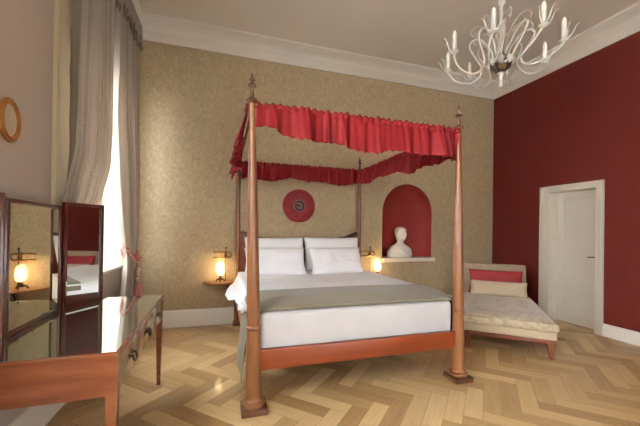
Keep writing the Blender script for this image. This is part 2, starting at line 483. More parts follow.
def window(n, y0, y1, T=Matrix.Identity(4), WZ0=WZ0, WZ1=WZ1):
    x = XL - 0.24
    def struct(name, bm, mat, smooth=False):
        bmesh.ops.transform(bm, matrix=T, verts=bm.verts[:]); return globals()['struct'](name, bm, mat, smooth=smooth)
    def obj(name, bm, mat, parent, smooth=True):
        bmesh.ops.transform(bm, matrix=T, verts=bm.verts[:]); return globals()['obj'](name, bm, mat, parent, smooth=smooth)
    bm = B(); t = 0.07
    box(bm, x - 0.03, x + 0.03, y0 + 0.012, y0 + t, WZ0, WZ1 - .012); box(bm, x - 0.03, x + 0.03, y1 - t, y1 - .012, WZ0, WZ1 - .012)
    box(bm, x - 0.03, x + 0.03, y0 + t, y1 - t, WZ0, WZ0 + t); box(bm, x - 0.03, x + 0.03, y0 + t, y1 - t, WZ1 - t, WZ1 - .012)
    ym = (y0 + y1) / 2
    box(bm, x - 0.03, x + 0.035, ym - 0.05, ym + 0.05, WZ0 + t, WZ1 - t)
    box(bm, x - 0.03, x + 0.03, y0 + t, y1 - t, WZ1 - 0.73, WZ1 - 0.66)
    fr = struct('window_%d' % n, bm, M['white_trim'], smooth=False)
    bm = B(); box(bm, x - 0.004, x + 0.004, y0 + t, y1 - t, WZ0 + t, WZ1 - t); obj('pane', bm, M['pane'], fr, smooth=False)
    # white painted reveal lining
    bm = B()
    for a, b_ in ((y0, y0 + 0.012), (y1 - 0.012, y1)):
        box(bm, XL - 0.205, XL + 0.001, a, b_, WZ0, WZ1)
    box(bm, XL - 0.205, XL + 0.001, y0 + .012, y1 - .012, WZ1 - 0.012, WZ1)
    obj('reveal', bm, M['white_trim'], fr, smooth=False)
    bm = B(); box(bm, XL - 0.205, XL + 0.05, y0 + .013, y1 - .013, WZ0 - 0.001, WZ0 + 0.03, 0.006); obj('window_sill', bm, M['white_trim'], fr)
    # moulded casing round the opening
    bm = B(); cw = 0.235
    for s, ye in ((-1, y0), (1, y1)):
        a, b_ = sorted((ye, ye + s * cw))
        b_ = min(b_, -0.02)
        if b_ - a < 0.1: b_ = a + 0.1
        box(bm, XL - 0.004, XL + 0.022, a, b_, 0.0, WZ1 + cw)
        e0, e1 = sorted((ye + s * (cw + 0.003), ye + s * (cw - 0.035)))
        if e1 < -0.02:
            box(bm, XL, XL + 0.027, e0, e1, 0.0, WZ1 + cw, 0.004)
        e0, e1 = sorted((ye + s * 0.002, ye + s * 0.024))
        box(bm, XL, XL + 0.028, e0, e1, WZ0, WZ1 + .02, 0.004)
    box(bm, XL, XL + 0.022, y0, y1, WZ1, WZ1 + cw)
    obj('casing', bm, M['casing'], fr)
    return fr
for i, (a, b_) in enumerate(WINS):
    window(i + 1, a, b_)
# unseen third window, added in the wall behind the camera for frontal fill
FT = Matrix.Translation((0, YF - XL, 0)) @ Matrix.Rotation(PI / 2, 4, 'Z')
FW = (-3.3, -0.7)
window(3, FW[0], FW[1], FT, 0.3, 2.4)

# right wall with the doorway
DY0, DY1, DZ = -1.06, -1.70, 1.945
bm = B()
box(bm, XR, XR + 0.3, DY0, 0.35, 0, ZC); box(bm, XR, XR + 0.3, YF - 0.2, DY1, 0, ZC); box(bm, XR, XR + 0.3, DY1, DY0, DZ, ZC)
struct('wall_right', bm, M['red_wall'], smooth=False)
bm = B(); box(bm, XL - 0.6, 0.7, YF - 0.32, YF, 0, ZC); box(bm, 3.3, XR + 0.4, YF - 0.32, YF, 0, ZC); box(bm, 0.7, 3.3, YF - 0.32, YF, 0, 0.3); box(bm, 0.7, 3.3, YF - 0.32, YF, 2.4, ZC)
struct('wall_front', bm, M['left_wall'], smooth=False)

LX = XR + 0.155
bm = B()
box(bm, LX, LX + 0.04, DY1, DY0, 0.006, DZ)
# raised rails and stiles leave three sunk panels
fy = 0.1
for a, b_ in ((DY1, DY1 + fy), (DY0 - fy, DY0)):
    box(bm, LX - 0.007, LX, a, b_, 0.006, DZ, 0.002)
for z0, z1 in ((0.006, 0.16), (0.62, 0.73), (1.38, 1.49), (DZ - 0.11, DZ)):
    box(bm, LX - 0.007, LX, DY1 + fy, DY0 - fy, z0, z1, 0.002)
door = struct('door_1', bm, M['white_trim'], smooth=False)
bm = B()
box(bm, XR - 0.001, LX, DY0 - 0.006, DY0, 0, DZ); box(bm, XR - 0.001, LX, DY1, DY1 + 0.006, 0, DZ); box(bm, XR - 0.001, LX, DY1, DY0, DZ - 0.006, DZ)
for a, b_ in ((DY0 - .004, DY0 + 0.135), (DY1 - 0.092, DY1 + .004)):
    box(bm, XR - 0.024, XR, a, b_, 0, DZ + 0.085, 0.004)
box(bm, XR - 0.024, XR, DY1, DY0, DZ - .004, DZ + 0.085, 0.004)
for a, b_ in ((DY0 + 0.105, DY0 + 0.137), (DY1 - 0.094, DY1 - 0.064)):
    box(bm, XR - 0.036, XR - 0.02, a, b_, 0, DZ + 0.087, 0.006)
box(bm, XR - 0.036, XR - 0.02, DY1 - .09, DY0 + .13, DZ + 0.06, DZ + 0.087, 0.006)
obj('door_frame', bm, M['white_trim'], door)
bm = B()
hy, hz = DY1 + 0.065, 1.0
lathe(bm, [(0.0, 0), (0.024, 0), (0.024, 0.006), (0.01, 0.01), (0.009, 0.045), (0.0, 0.047)], seg=16)
bmesh.ops.rotate(bm, verts=bm.verts[:], cent=(0, 0, 0), matrix=Matrix.Rotation(-PI / 2, 3, 'Y'))
bmesh.ops.translate(bm, verts=bm.verts[:], vec=(LX - 0.007, hy, hz))
tube(bm, smooth_path([(LX - 0.048, hy - .004, hz), (LX - 0.05, hy + 0.04, hz + .002), (LX - 0.044, hy + 0.11, hz - .004)], 6), 0.008, 8)
obj('door_handle', bm, M['bronze'], door)

# skirting boards
def skirt(name, p0, p1, nrm, h, e=0.0):
    prof = [(0.0, 0.0), (0.022, 0.0), (0.022, h * 0.7), (0.016, h * 0.78), (0.016, h * 0.86), (0.01, h * 0.95), (0.004, h), (0.0, h)]
    prof = [(o + (e if 0 < o else 0), z) for o, z in prof]
    bm = B(); sweep(bm, prof, [p0, p1], normals=[nrm, nrm]); return struct(name, bm, M['skirting'])
skirt('baseboard_back', (XL, 0), (XR, 0), (0, -1), 0.228)
skirt('baseboard_left', (XL, YF), (XL, -1.752), (1, 0), 0.2, 0.012)
bb = skirt('baseboard_right', (XR, YF), (XR, DY1 - 0.093), (-1, 0), 0.16)
bm = B(); sweep(bm, [(0.0, 0.0), (0.022, 0.0), (0.022, 0.12), (0.01, 0.15), (0, 0.16)], [(XR, DY0 + 0.137), (XR, -0.024)], normals=[(-1, 0), (-1, 0)])
obj('baseboard_piece', bm, M['white_trim'], bb)

# cornice: flat frieze under a stepped cove, running round the room
prof = [(0.0, 3.766), (0.018, 3.766), (0.018, 3.885), (0.03, 3.893), (0.036, 3.91), (0.055, 3.93), (0.085, 3.955), (0.105, 3.965), (0.12, 3.985), (0.15, 4.0), (0.165, 4.005), (0.17, 4.031), (0.0, 4.031)]
bm = B()
sweep(bm, prof, [(XL, 0), (XR, 0), (XR, YF), (XL, YF)], closed=True, normals=[(1, -1), (-1, -1), (-1, 1), (1, 1)])
struct('trim_3', bm, M['ceiling'])

# ------------------------------------------------------------------ four-poster bed
BX0, BX1, BY0, BY1 = 0.245, 2.055, -2.285, -0.115
bed = thing('four_poster_bed', 'tall cherry wood four-poster bed with red ruffled canopy valance', 'bed', ((BX0 + BX1) / 2, (BY0 + BY1) / 2, 0))
def post(x, y, lean, sc):
    q = 1.0 if sc == 1.0 else 0.62
    prof = [(r * q, z) for r, z in [(0.0, 0.045), (0.078, 0.045), (0.082, 0.056), (0.078, 0.068), (0.066, 0.074), (0.068, 0.086), (0.060, 0.094)]]
    prof += [(0.0585, 0.11), (0.056, 0.28), (0.051, 0.46), (0.0475, 0.595), (0.0525, 0.600), (0.054, 0.608), (0.0525, 0.616), (0.0455, 0.622),
             (0.0475, 0.70), (0.0455, 0.95), (0.0395, 1.30), (0.0325, 1.65), (0.0265, 1.95), (0.0225, 2.20), (0.0215, 2.245)]
    prof = [(r * (1.0 if sc == 1.0 or z < .1 else 0.68 + 0.2 * min(1, z / 2)), z) for r, z in prof]
    bm = B(); lathe(bm, prof, (x, y, 0), 28, lean)
    p = obj('post', bm, M['bed_wood'], bed)
    s = 0.092 if sc == 1.0 else 0.055
    bm = B(); box(bm, x - s, x + s, y - s, y + s, 0.0, 0.046, 0.008)
    obj('plinth', bm, M['dark_wood'], p)
    f = [(0.021, 2.235), (0.036, 2.245), (0.042, 2.256), (0.036, 2.27), (0.020, 2.276), (0.014, 2.285), (0.0165, 2.30), (0.0125, 2.33), (0.011, 2.352), (0.014, 2.357), (0.0285, 2.362),
         (0.031, 2.368), (0.0285, 2.375), (0.012, 2.380), (0.010, 2.395), (0.013, 2.402), (0.02, 2.407), (0.0205, 2.412), (0.012, 2.418), (0.0085, 2.43), (0.008, 2.445), (0.004, 2.458), (0.0, 2.462)]
    bm = B(); lathe(bm, f, (x, y, 0), 20, lean); obj('finial', bm, M['dark_wood'], p)
post(BX0 + 0.01, BY0, (-0.019, 0), 1.0)
post(BX1 + .005, BY0, (-0.010, 0), 1.0)
post(BX0 - .005, BY1, (0.0, 0), 0.9)
post(BX1, BY1, (0.0, 0), 0.9)
def rail(x0, x1, y0, y1, z0, z1):
    bm = B(); box(bm, x0, x1, y0, y1, z0, z1, 0.006); obj('rail', bm, M['rail_wood'], bed)
rail(BX0 + 0.04, BX1 - 0.04, BY0 - 0.022, BY0 + 0.022, 0.292, 0.44)
rail(BX0 - 0.022, BX0 + 0.022, BY0 + 0.045, BY1 - 0.035, 0.292, 0.44)
rail(BX1 - 0.022, BX1 + 0.022, BY0 + 0.045, BY1 - 0.035, 0.292, 0.44)
bm = B(); box(bm, BX0 + 0.022, BX1 - 0.022, BY0 + 0.022, BY1 + 0.01, 0.30, 0.33); obj('slat_base', bm, M['rail_wood'], bed, smooth=False)
# headboard with a swept top: high at the posts, dipping to a flat middle
bm = B()
N = 40
hx0, hx1 = BX0 + 0.03, BX1 - 0.03
for s in range(N):
    pass
def hb(y):
    rows = []
    for i in range(N + 1):
        t = i / N; x = hx0 + (hx1 - hx0) * t; e = min(t, 1 - t) * 2
        z = 1.145 + 0.135 * (1 - min(1, e / 0.75)) ** 2.0
        rows.append((x, z))
    return rows
pr = hb(0)
fr_ = [bm.verts.new((x, BY1 - 0.018, z)) for x, z in pr]; bk_ = [bm.verts.new((x, BY1 + 0.018, z)) for x, z in pr]
fb = [bm.verts.new((x, BY1 - 0.018, 0.33)) for x, z in pr]; bb_ = [bm.verts.new((x, BY1 + 0.018, 0.33)) for x, z in pr]
for i in range(N):
    bm.faces.new((fr_[i], fr_[i + 1], fb[i + 1], fb[i])); bm.faces.new((bk_[i + 1], bk_[i], bb_[i], bb_[i + 1]))
    bm.faces.new((fr_[i + 1], fr_[i], bk_[i], bk_[i + 1])); bm.faces.new((fb[i], fb[i + 1], bb_[i + 1], bb_[i]))
bm.faces.new((fr_[0], fb[0], bb_[0], bk_[0])); bm.faces.new((fr_[-1], bk_[-1], bb_[-1], fb[-1]))
head = obj('headboard', bm, M['rail_wood'], bed, smooth=False)
bm = B(); tube(bm, [(x, BY1 - 0.004, z + 0.006) for x, z in pr], 0.024, 10); obj('top_moulding', bm, M['dark_wood'], head)

# canopy frame
ZR = 2.215
bm = B()
TX0, TX1 = BX0 - .03, BX1 - 0.015
def bar(p, q, r=0.011): tube(bm, [p, q], r, 8)
bar((TX0, BY0, ZR), (TX1, BY0, ZR)); bar((BX0, BY1, ZR), (BX1, BY1, ZR)); bar((TX0, BY0, ZR), (BX0, BY1, ZR)); bar((TX1, BY0, ZR), (BX1, BY1, ZR))
obj('canopy_rail', bm, M['dark_wood'], bed)
def valance(p0, p1, out, drop, top, seed, amp=0.030, dens=24, sag=None, flare=0.035):
    P0, P1 = Vector(p0), Vector(p1); L = (P1 - P0).length; d = (P1 - P0).normalized(); o = Vector(out)
    rnd = random.Random(seed)
    ph = [rnd.random() * 6.28 for _ in range(6)]
    nu, nv = int(L * 190), 20
    def f(u, v):
        s = u * L
        warp = s + 0.045 * math.sin(s * 7 + ph[0]) + 0.02 * math.sin(s * 17 + ph[1])
        fold = math.sin(warp * dens * 1.5 + ph[2]) * 0.65 + 0.45 * math.sin(warp * dens * 0.62 + ph[3]) + 0.25 * math.sin(warp * dens * 2.9 + ph[4])
        ruff = (math.sin(s * 118 + ph[5]) + 0.5 * math.sin(s * 71 + ph[0])) * 0.004
        zt = top + 0.012 + ruff * 1.2 + 0.004 * fold
        dd = drop + 0.020 * math.sin(s * 5.3 + ph[1]) + 0.014 * math.sin(s * 12 + ph[3]) + 0.014 * fold
        if sag: dd += sag(u)
        z = zt - (dd + 0.012) * v
        k = amp * (0.3 + 1.6 * v ** 1.1) * (0.75 + 0.5 * math.sin(s * 4.1 + ph[5]))
        if v < 0.14: k *= 0.5
        off = 0.024 + 0.010 * math.exp(-((v - 0.04) / 0.045) ** 2) - 0.006 * math.exp(-((v - 0.15) / 0.035) ** 2) + flare * v + k * fold * (1 - 0.15 * math.sin(s * 3)) + ruff * (1.6 if v < .11 else .2)
        q = P0 + d * (s + 0.012 * math.sin(warp * dens * 1.5 + ph[2] + 1.3) * v)
        return Vector((q.x, q.y, 0)) + o * off + Vector((0, 0, z))
    bm = B(); grid(bm, f, nu, nv)
    v = obj('valance', bm, M['valance'], bed, angle=180); solid(v, 0.003); return v
valance((TX0 + 0.03, BY0, 0), (TX1 - 0.01, BY0, 0), (0, -1, 0), 0.235, 2.23, 3, sag=lambda u: -0.055 * math.exp(-((u - 0.03) / 0.045) ** 2) + 0.045 * u)
valance((TX1 + .005, BY0 + 0.02, 0), (BX1, BY1 - 0.01, 0), (-1, 0, 0), 0.225, 2.23, 5, sag=lambda u: 0.04 * (1 - u) - 0.04 * u)
valance((BX1 - 0.03, BY1, 0), (BX0 + 0.03, BY1, 0), (0, -1, 0), 0.22, 2.25, 8, amp=0.018, dens=30, flare=0.0)
valance((BX0, BY1 - 0.01, 0), (TX0, BY0 + 0.02, 0), (-1, 0, 0), 0.26, 2.235, 11, amp=0.028, flare=0.075)

# mattress
bm = B()
def rbox(bm, x0, x1, y0, y1, z0, z1, bev, seg=4, sub=0):
    box(bm, x0, x1, y0, y1, z0, z1, bev, seg)
rbox(bm, BX0 + 0.048, BX1 - 0.032, BY0 + 0.035, BY1 - 0.03, 0.331, 0.692, 0.035)
mt = tag(obj('mattress', bm, M['sheet']), 'thick white sheeted mattress filling the wooden bed frame', 'mattress')

# duvet: spread across, hanging over both sides
def drape(xa, xb, z, zl, zr, xl, xr, n=40, rad=0.07):
    """cross-section polyline (x,z) of cloth over a bed: left hang, top, right hang"""
    pts = [(xl, zl), (xl + 0.25 * (xa - rad * .4 - xl), zl + 0.35 * (z - zl)), (xa - rad * 0.55, z - rad * 1.1), (xa - rad * .1, z - rad * 0.25), (xa + rad, z),
           ((xa + xb) / 2, z + 0.006), (xb - rad, z), (xb + rad * .1, z - rad * 0.25), (xb + rad * 0.55, z - rad * 1.1), (xr - 0.25 * (xr - xb - rad * .4), zr + 0.35 * (z - zr)), (xr, zr)]
    return smooth_path([Vector((x, 0, q)) for x, q in pts], n // 10)
def clothstrip(name, mat, ya, yb, nv, sec, th, wob=0.006, seed=0):
    bm = B()
    secs = [sec(j / nv) for j in range(nv + 1)]
    nu = len(secs[0]) - 1
    rows = []
    for j in range(nv + 1):
        y = ya + (yb - ya) * j / nv
        row = []
        for i, p in enumerate(secs[j]):
            q = noise.noise(Vector((p.x * 2.3 + seed, y * 3.1, p.z * 2)))
            q2 = noise.noise(Vector((p.x * 6.3 + seed, y * 7.1, 3.3)))
            row.append(bm.verts.new((p.x, y + 0.006 * q, p.z + max(-0.002, wob * (q + 0.5 * q2) + wob * .3))))
        rows.append(row)
    for a, b_ in zip(rows, rows[1:]):
        for i in range(nu):
            bm.faces.new((a[i], a[i + 1], b_[i + 1], b_[i]))
    o = obj(name, bm, mat, angle=180)
    if th: solid(o, th, 0)
    return o
MXa, MXb = BX0 + 0.02, BX1 - 0.0
def dsec(t):
    # t=0 foot side, 1 head side
    y = -1.98 + t * 1.72
    bulge = math.exp(-((y + 0.62) / 0.33) ** 2)
    xl = 0.185 - 0.10 * bulge + 0.012 * math.sin(y * 16)
    zl = 0.49 - 0.03 * bulge + 0.13 * (1 - t) + 0.015 * math.sin(y * 9)
    return drape(MXa, MXb, 0.728, zl, 0.5, xl, 2.115, 60, 0.07)
dv = clothstrip('duvet', M['pillow'], -1.98, -0.26, 46, dsec, 0.024, 0.012, 2)
tag(dv, 'white duvet spread over the bed, bunched out at its left side', 'duvet')
# turned-down sheet fold below the pillows
def fsec(t):
    y = -0.95 + t * 0.16
    hump = math.sin(PI * min(1, max(0, t)))
    return drape(MXa + .02, MXb - .02, 0.747 + 0.014 * hump, 0.60, 0.60, 0.175, 2.125, 60, 0.07)
def rsec(t):
    w = 0.006 * math.sin(t * 9)
    return drape(MXa, MXb, 0.750 if t > .45 else 0.699 + 0.051 * (t / .45) ** .7, 0.17 + 0.03 * math.sin(t * 5), 0.30, 0.165 + w, 2.14 + w, 60, 0.065)
rn = clothstrip('bed_runner', M['runner'], -2.215, -1.66, 22, rsec, 0.007, 0.004, 9)
tag(rn, 'grey olive bed runner laid across the foot of the bed', 'bed runner')

# pillows
def pillow(name, x, y, z, w, h, t, tilt, yaw, label, seed):
    bm = B()
    m = Matrix.Rotation(yaw, 4, 'Z') @ Matrix.Rotation(tilt, 4, 'X')
    cushion(bm, w, h, t, m, 26, 0.06, 0.42, seed, 0.014)
    bmesh.ops.translate(bm, verts=bm.verts[:], vec=(x, y, z))
    o = obj(name, bm, M['pillow'], angle=180)
    return tag(o, label, 'pillow', 'white pillows against the headboard')
pillow('pillow', 0.735, -0.285, 0.975, 0.84, 0.50, 0.20, R(76), R(2), 'white pillow leaning on the headboard, left rear one', 1)
pillow('pillow', 1.56, -0.285, 0.98, 0.84, 0.50, 0.20, R(76), R(-3), 'white pillow leaning on the headboard, right rear one', 2)
pillow('pillow', 0.70, -0.52, 0.905, 0.80, 0.40, 0.20, R(62), R(-1), 'white pillow propped in front of the left rear pillow', 3)
pillow('pillow', 1.545, -0.52, 0.905, 0.78, 0.40, 0.20, R(62), R(3), 'white pillow propped in front of the right rear pillow', 4)

# ------------------------------------------------------------------ rosette on the wall above the bed
RXc, RZc, RR = 1.125, 1.682, 0.235
ro = thing('wall_rosette', 'round red pleated silk rosette on the wall above the bed', 'wall ornament', (RXc, 0, RZc))
bm = B()
def ros(u, v):
    a = 2 * PI * u; r = 0.08 + (RR - 0.084) * v
    pl = 0.0045 * math.sin(a * 56) * (1 - 0.4 * v)
    return Vector((RXc + r * math.cos(a), -0.022 - 0.012 * math.sin(PI * v) - pl, RZc + r * math.sin(a)))
grid(bm, ros, 448, 8, True)
o = obj('pleated_ring', bm, M['rosette'], ro, angle=180); solid(o, 0.004, -1)
bm = B()
tube(bm, [(RXc + RR * math.cos(2 * PI * i / 64), -0.016, RZc + RR * math.sin(2 * PI * i / 64)) for i in range(64)], 0.012, 8, True)
obj('rim', bm, M['rosette'], ro)
bm = B()
tube(bm, [(RXc + 0.086 * math.cos(2 * PI * i / 48), -0.03, RZc + 0.086 * math.sin(2 * PI * i / 48)) for i in range(48)], 0.007, 8, True)
obj('inner_braid', bm, M['rosette_rim'], ro)
bm = B()
lathe(bm, [(0.0, 0.0), (0.084, 0.0), (0.084, 0.014), (0.04, 0.02), (0.0, 0.021)], seg=32)
bmesh.ops.rotate(bm, verts=bm.verts[:], cent=(0, 0, 0), matrix=Matrix.Rotation(PI / 2, 3, 'X'))
bmesh.ops.translate(bm, verts=bm.verts[:], vec=(RXc, 0, RZc))
cd = obj('dark_centre', bm, M['dark_centre'], ro)
bm = B()
sp = []
for i in range(40):
    t = i / 39; a = 2.6 - t * 6.2; r = 0.056 - 0.044 * t
    sp.append((RXc - .004 + r * math.cos(a), -0.026, RZc - 0.008 + r * math.sin(a)))
tube(bm, sp, lambda t: 0.009 * (0.45 + 0.8 * math.sin(PI * min(1, t * 1.05))), 8); obj('spiral', bm, M['rosette_rim'], cd)

# ------------------------------------------------------------------ bedside shelves, lamps, reading lights
def shelf(cx, z, label):
    t = thing('bedside_shelf', label, 'shelf', (cx, -0.0, z), group='wooden shelves beside the bed')
    bm = B()
    pts = [(cx - 0.22, -0.002)] + [(cx - 0.22 * math.cos(PI * i / 20), -0.04 - 0.22 * math.sin(PI * i / 20)) for i in range(21)] + [(cx + 0.22, -0.002)]
    lo = [bm.verts.new((x, y, z - 0.022)) for x, y in pts]; hi = [bm.verts.new((x, y, z)) for x, y in pts]
    bm.faces.new(lo[::-1]); bm.faces.new(hi)
    for i in range(len(pts)):
        k = (i + 1) % len(pts); bm.faces.new((lo[i], lo[k], hi[k], hi[i]))
    obj('shelf_board', bm, M['shelf_wood'], t, smooth=False)
    bm = B(); tube(bm, smooth_path([(cx + 0.1, -0.006, z - 0.16), (cx + 0.1, -0.05, z - 0.10), (cx + 0.1, -0.12, z - 0.024)], 6), 0.009, 8)
    box(bm, cx + 0.07, cx + 0.13, -0.05, -0.002, z - 0.175, z - 0.135, 0.005)
    obj('bracket', bm, M['bronze'], t)
    return t
shelf(0.015, 0.605, 'honey wood shelf on the wall left of the bed')
shelf(2.275, 0.605, 'honey wood shelf on the wall right of the bed below niche')

def table_lamp(loc, label):
    t = thing('table_lamp', label, 'lamp', loc, group='small glowing bedside lamps')
    x, y, z = loc
    bm = B()
    lathe(bm, [(0.0, 0.03), (0.03, 0.03), (0.038, 0.042), (0.03, 0.055), (0.014, 0.062), (0.014, 0.075), (0.032, 0.082), (0.032, 0.09), (0.0, 0.09)], (x, y, z), 20)
    for k in range(3):
        a = 2 * PI * k / 3 + 0.5
        tube(bm, smooth_path([(x + 0.02 * math.cos(a), y + 0.02 * math.sin(a), z + 0.042), (x + 0.05 * math.cos(a), y + 0.05 * math.sin(a), z + 0.035), (x + 0.064 * math.cos(a), y + 0.064 * math.sin(a), z + 0.008)], 5), 0.008, 8)
    obj('lamp_base', bm, M['bronze'], t)
    bm = B()
    lathe(bm, [(0.0, 0.091), (0.034, 0.091), (0.05, 0.115), (0.055, 0.15), (0.054, 0.20), (0.048, 0.245), (0.034, 0.272), (0.014, 0.283), (0.0, 0.284)], (x, y, z), 24)
    obj('glass_shade', bm, M['lamp_glass'], t)
    bm = B(); lathe(bm, [(0, 0.092), (0.011, 0.092), (0.012, 0.125), (0.02, 0.15), (0.027, 0.18), (0.024, 0.205), (0.012, 0.222), (0.0, 0.225)], (x, y, z), 16); obj('bulb', bm, M['bulb'], t)
    l = bpy.data.lights.new('lamp_light', 'POINT'); l.energy = 5.0; l.color = (1.0, 0.76, 0.44); l.shadow_soft_size = 0.035
    lo = bpy.data.objects.new('lamp_light', l); C.objects.link(lo); lo.parent = t; lo.location = (0.0, 0.0, 0.18)
    return t
table_lamp((0.015, -0.15, 0.605), 'small glowing glass lamp on the shelf left of the bed')
table_lamp((2.365, -0.15, 0.605), 'small glowing glass lamp on the shelf right of the bed')

def reading(x, label):
    t = thing('reading_light', label, 'wall light', (x, 0, 0.607), group='brass reading lights beside the bed')
    y = -0.045
    bm = B(); tube(bm, [(x, y, 0.607), (x, y, 1.06)], 0.006, 8); lathe(bm, [(0, 0), (0.012, 0.0), (0.014, 0.01), (0, 0.022)], (x, y, 1.055), 12)
    obj('rod', bm, M['bronze'], t)
    bm = B(); tube(bm, smooth_path([(x - 0.165, y - .012, 1.0), (x + 0.03, y - .012, 1.0), (x + 0.062, y - .012, 0.985), (x + 0.072, y - .012, 0.962), (x + 0.06, y - .012, 0.94), (x + 0.03, y - .012, 0.928), (x - 0.165, y - .012, 0.928)], 5), 0.011, 8)
    obj('swing_arm', bm, M['brass'], t)
    bm = B(); box(bm, x - 0.02, x + 0.02, -0.04, -0.001, 0.93, 1.0, 0.005)
    obj('wall_plate', bm, M['brass'], t)
    return t
reading(0.085, 'brass reading light on the wall above the left bedside shelf')
reading(2.285, 'brass reading light on the wall above the right bedside shelf')

# ------------------------------------------------------------------ bust in the niche
def bust():
    bm = B()
    cx, cy, z0 = NX - 0.09, 0.085, NZ0
    # z, dx, dy, rx, ry   (local, front = -y)
    S = [(0.0, 0, 0, .225, .10), (.012, 0, 0, .232, .104), (.022, 0, 0, .226, .102), (.03, 0, 0, .232, .108), (.07, 0, 0, .228, .112), (.11, 0, 0, .212, .112), (.145, 0, 0, .190, .105),
         (.175, 0, .002, .160, .094), (.20, 0, .005, .122, .080), (.218, .002, .006, .086, .068), (.235, .004, .006, .062, .060), (.255, .006, .002, .055, .056), (.278, .008, -.004, .056, .062),
         (.295, .009, -.012, .062, .076), (.315, .010, -.014, .070, .086), (.345, .011, -.012, .078, .094), (.38, .012, -.008, .084, .098), (.415, .012, -.004, .087, .100), (.445, .012, 0, .085, .098),
         (.470, .012, .003, .077, .088), (.49, .012, .005, .060, .068), (.503, .012, .006, .038, .042), (.508, .012, .006, .012, .013)]
    P = []
    for i in range(len(S) - 1):
        for k in range(4):
            t = k / 4; a = S[i]; b = S[i + 1]
            P.append(tuple(a[j] * (1 - t) + b[j] * t for j in range(5)))
    P.append(S[-1])
    nu = 48; rows = []
    yaw = R(17)                                   # head turned to its left (photo right)
    def g(x, s): return math.exp(-(x / s) ** 2)
    for z, dx, dy, rx, ry in P:
        row = []
        hd = min(1, max(0, (z - .22) / .06))
        for i in range(nu):
            a = 2 * PI * i / nu - PI / 2           # -pi/2 is the front
            f = (a + PI / 2 + PI) % (2 * PI) - PI  # 0 at the front
            x = rx * math.cos(a); y = ry * math.sin(a); e = 0.0
            if z > .28:                            # the face
                e += 0.024 * g(f, .16) * g(z - .372, .024) + 0.008 * g(f, .11) * g(z - .40, .03)      # nose
                e += 0.008 * g(f, .5) * g(z - .418, .012)                                           # brow
                e -= 0.010 * (g(f - .36, .16) + g(f + .36, .16)) * g(z - .402, .013)                # eye sockets
                e += 0.004 * (g(f - .36, .09) + g(f + .36, .09)) * g(z - .401, .007)                # eyeballs
                e += 0.007 * g(f, .24) * g(z - .345, .006) + 0.007 * g(f, .22) * g(z - .334, .006) - .004 * g(f, .25) * g(z - .3395, .003)   # lips
                e += 0.011 * g(f, .3) * g(z - .315, .013)                                           # chin
                e += 0.012 * (g(f - 1.5, .14) + g(f + 1.5, .14)) * g(z - .385, .024)                # ears
                if abs(f) > 1.2 or z > .45:
                    e += 0.004 + 0.005 * math.sin(f * 13 + z * 120) * min(1, max(0, (z - .36) / .03))   # locks of hair
                e *= 1.15
            elif z > .04 and z < .235:             # drapery folds over chest and shoulders
                e += 0.008 * math.sin(f * 9 + z * 70) * g(z - .12, .07)
            k = 1 + e / max(0.03, math.hypot(x, y))
            x *= k; y *= k
            c, s = math.cos(yaw * hd), math.sin(yaw * hd)
            x, y = c * x - s * y, s * x + c * y
            row.append(bm.verts.new((cx + dx + x, cy + dy + y, z0 + z)))
        rows.append(row)
    for a, b in zip(rows, rows[1:]):
        for i in range(nu):
            k = (i + 1) % nu; bm.faces.new((a[i], a[k], b[k], b[i]))
    bm.faces.new(rows[0][::-1]); bm.faces.new(rows[-1])
    return bm
tag(obj('bust', bust(), M['marble'], angle=180), 'white marble bust of a head and shoulders in the red arched niche', 'bust')

# ------------------------------------------------------------------ chaise beside the bed
CF = Vector((3.364, -2.18, 0)); ang = R(-41.0)
# local frame: x along the front from left foot to right foot, y towards the backrest
CW, CL = 0.84, 1.55
ch_loc = CF - Vector((math.cos(ang), math.sin(ang), 0)) * CW
ch = thing('chaise_longue', 'low beige velvet chaise longue with upright back, beside bed and door', 'chaise longue', ch_loc, ang)
def leg(x, y, sx, sy):
    bm = B()
    def f(u, v):
        a = [(-1, -1), (1, -1), (1, 1), (-1, 1)][int(u * 4) % 4]
        h = 0.034 - 0.014 * v
        return Vector((x + a[0] * h + sx * 0.018 * v, y + a[1] * h + sy * 0.018 * v, 0.17 * (1 - v)))
    rows = grid(bm, f, 4, 4, True)
    bm.faces.new(rows[0]); bm.faces.new(rows[-1][::-1])
    obj('leg', bm, M['chaise_wood'], ch, local=True, smooth=False)
leg(0.03, 0.0, -1, -1); leg(CW - 0.03, 0.0, 1, -1); leg(0.03, CL - 0.06, -1, 1); leg(CW - 0.03, CL - 0.06, 1, 1)
bm = B(); box(bm, -0.02, CW + 0.02, -0.035, CL, 0.155, 0.2, 0.006); obj('rail', bm, M['chaise_wood'], ch, local=True)
bm = B(); box(bm, -0.028, CW + 0.028, -0.045, CL + .02, 0.2, 0.292, 0.02, 3); obj('upholstered_base', bm, M['linen'], ch, local=True)
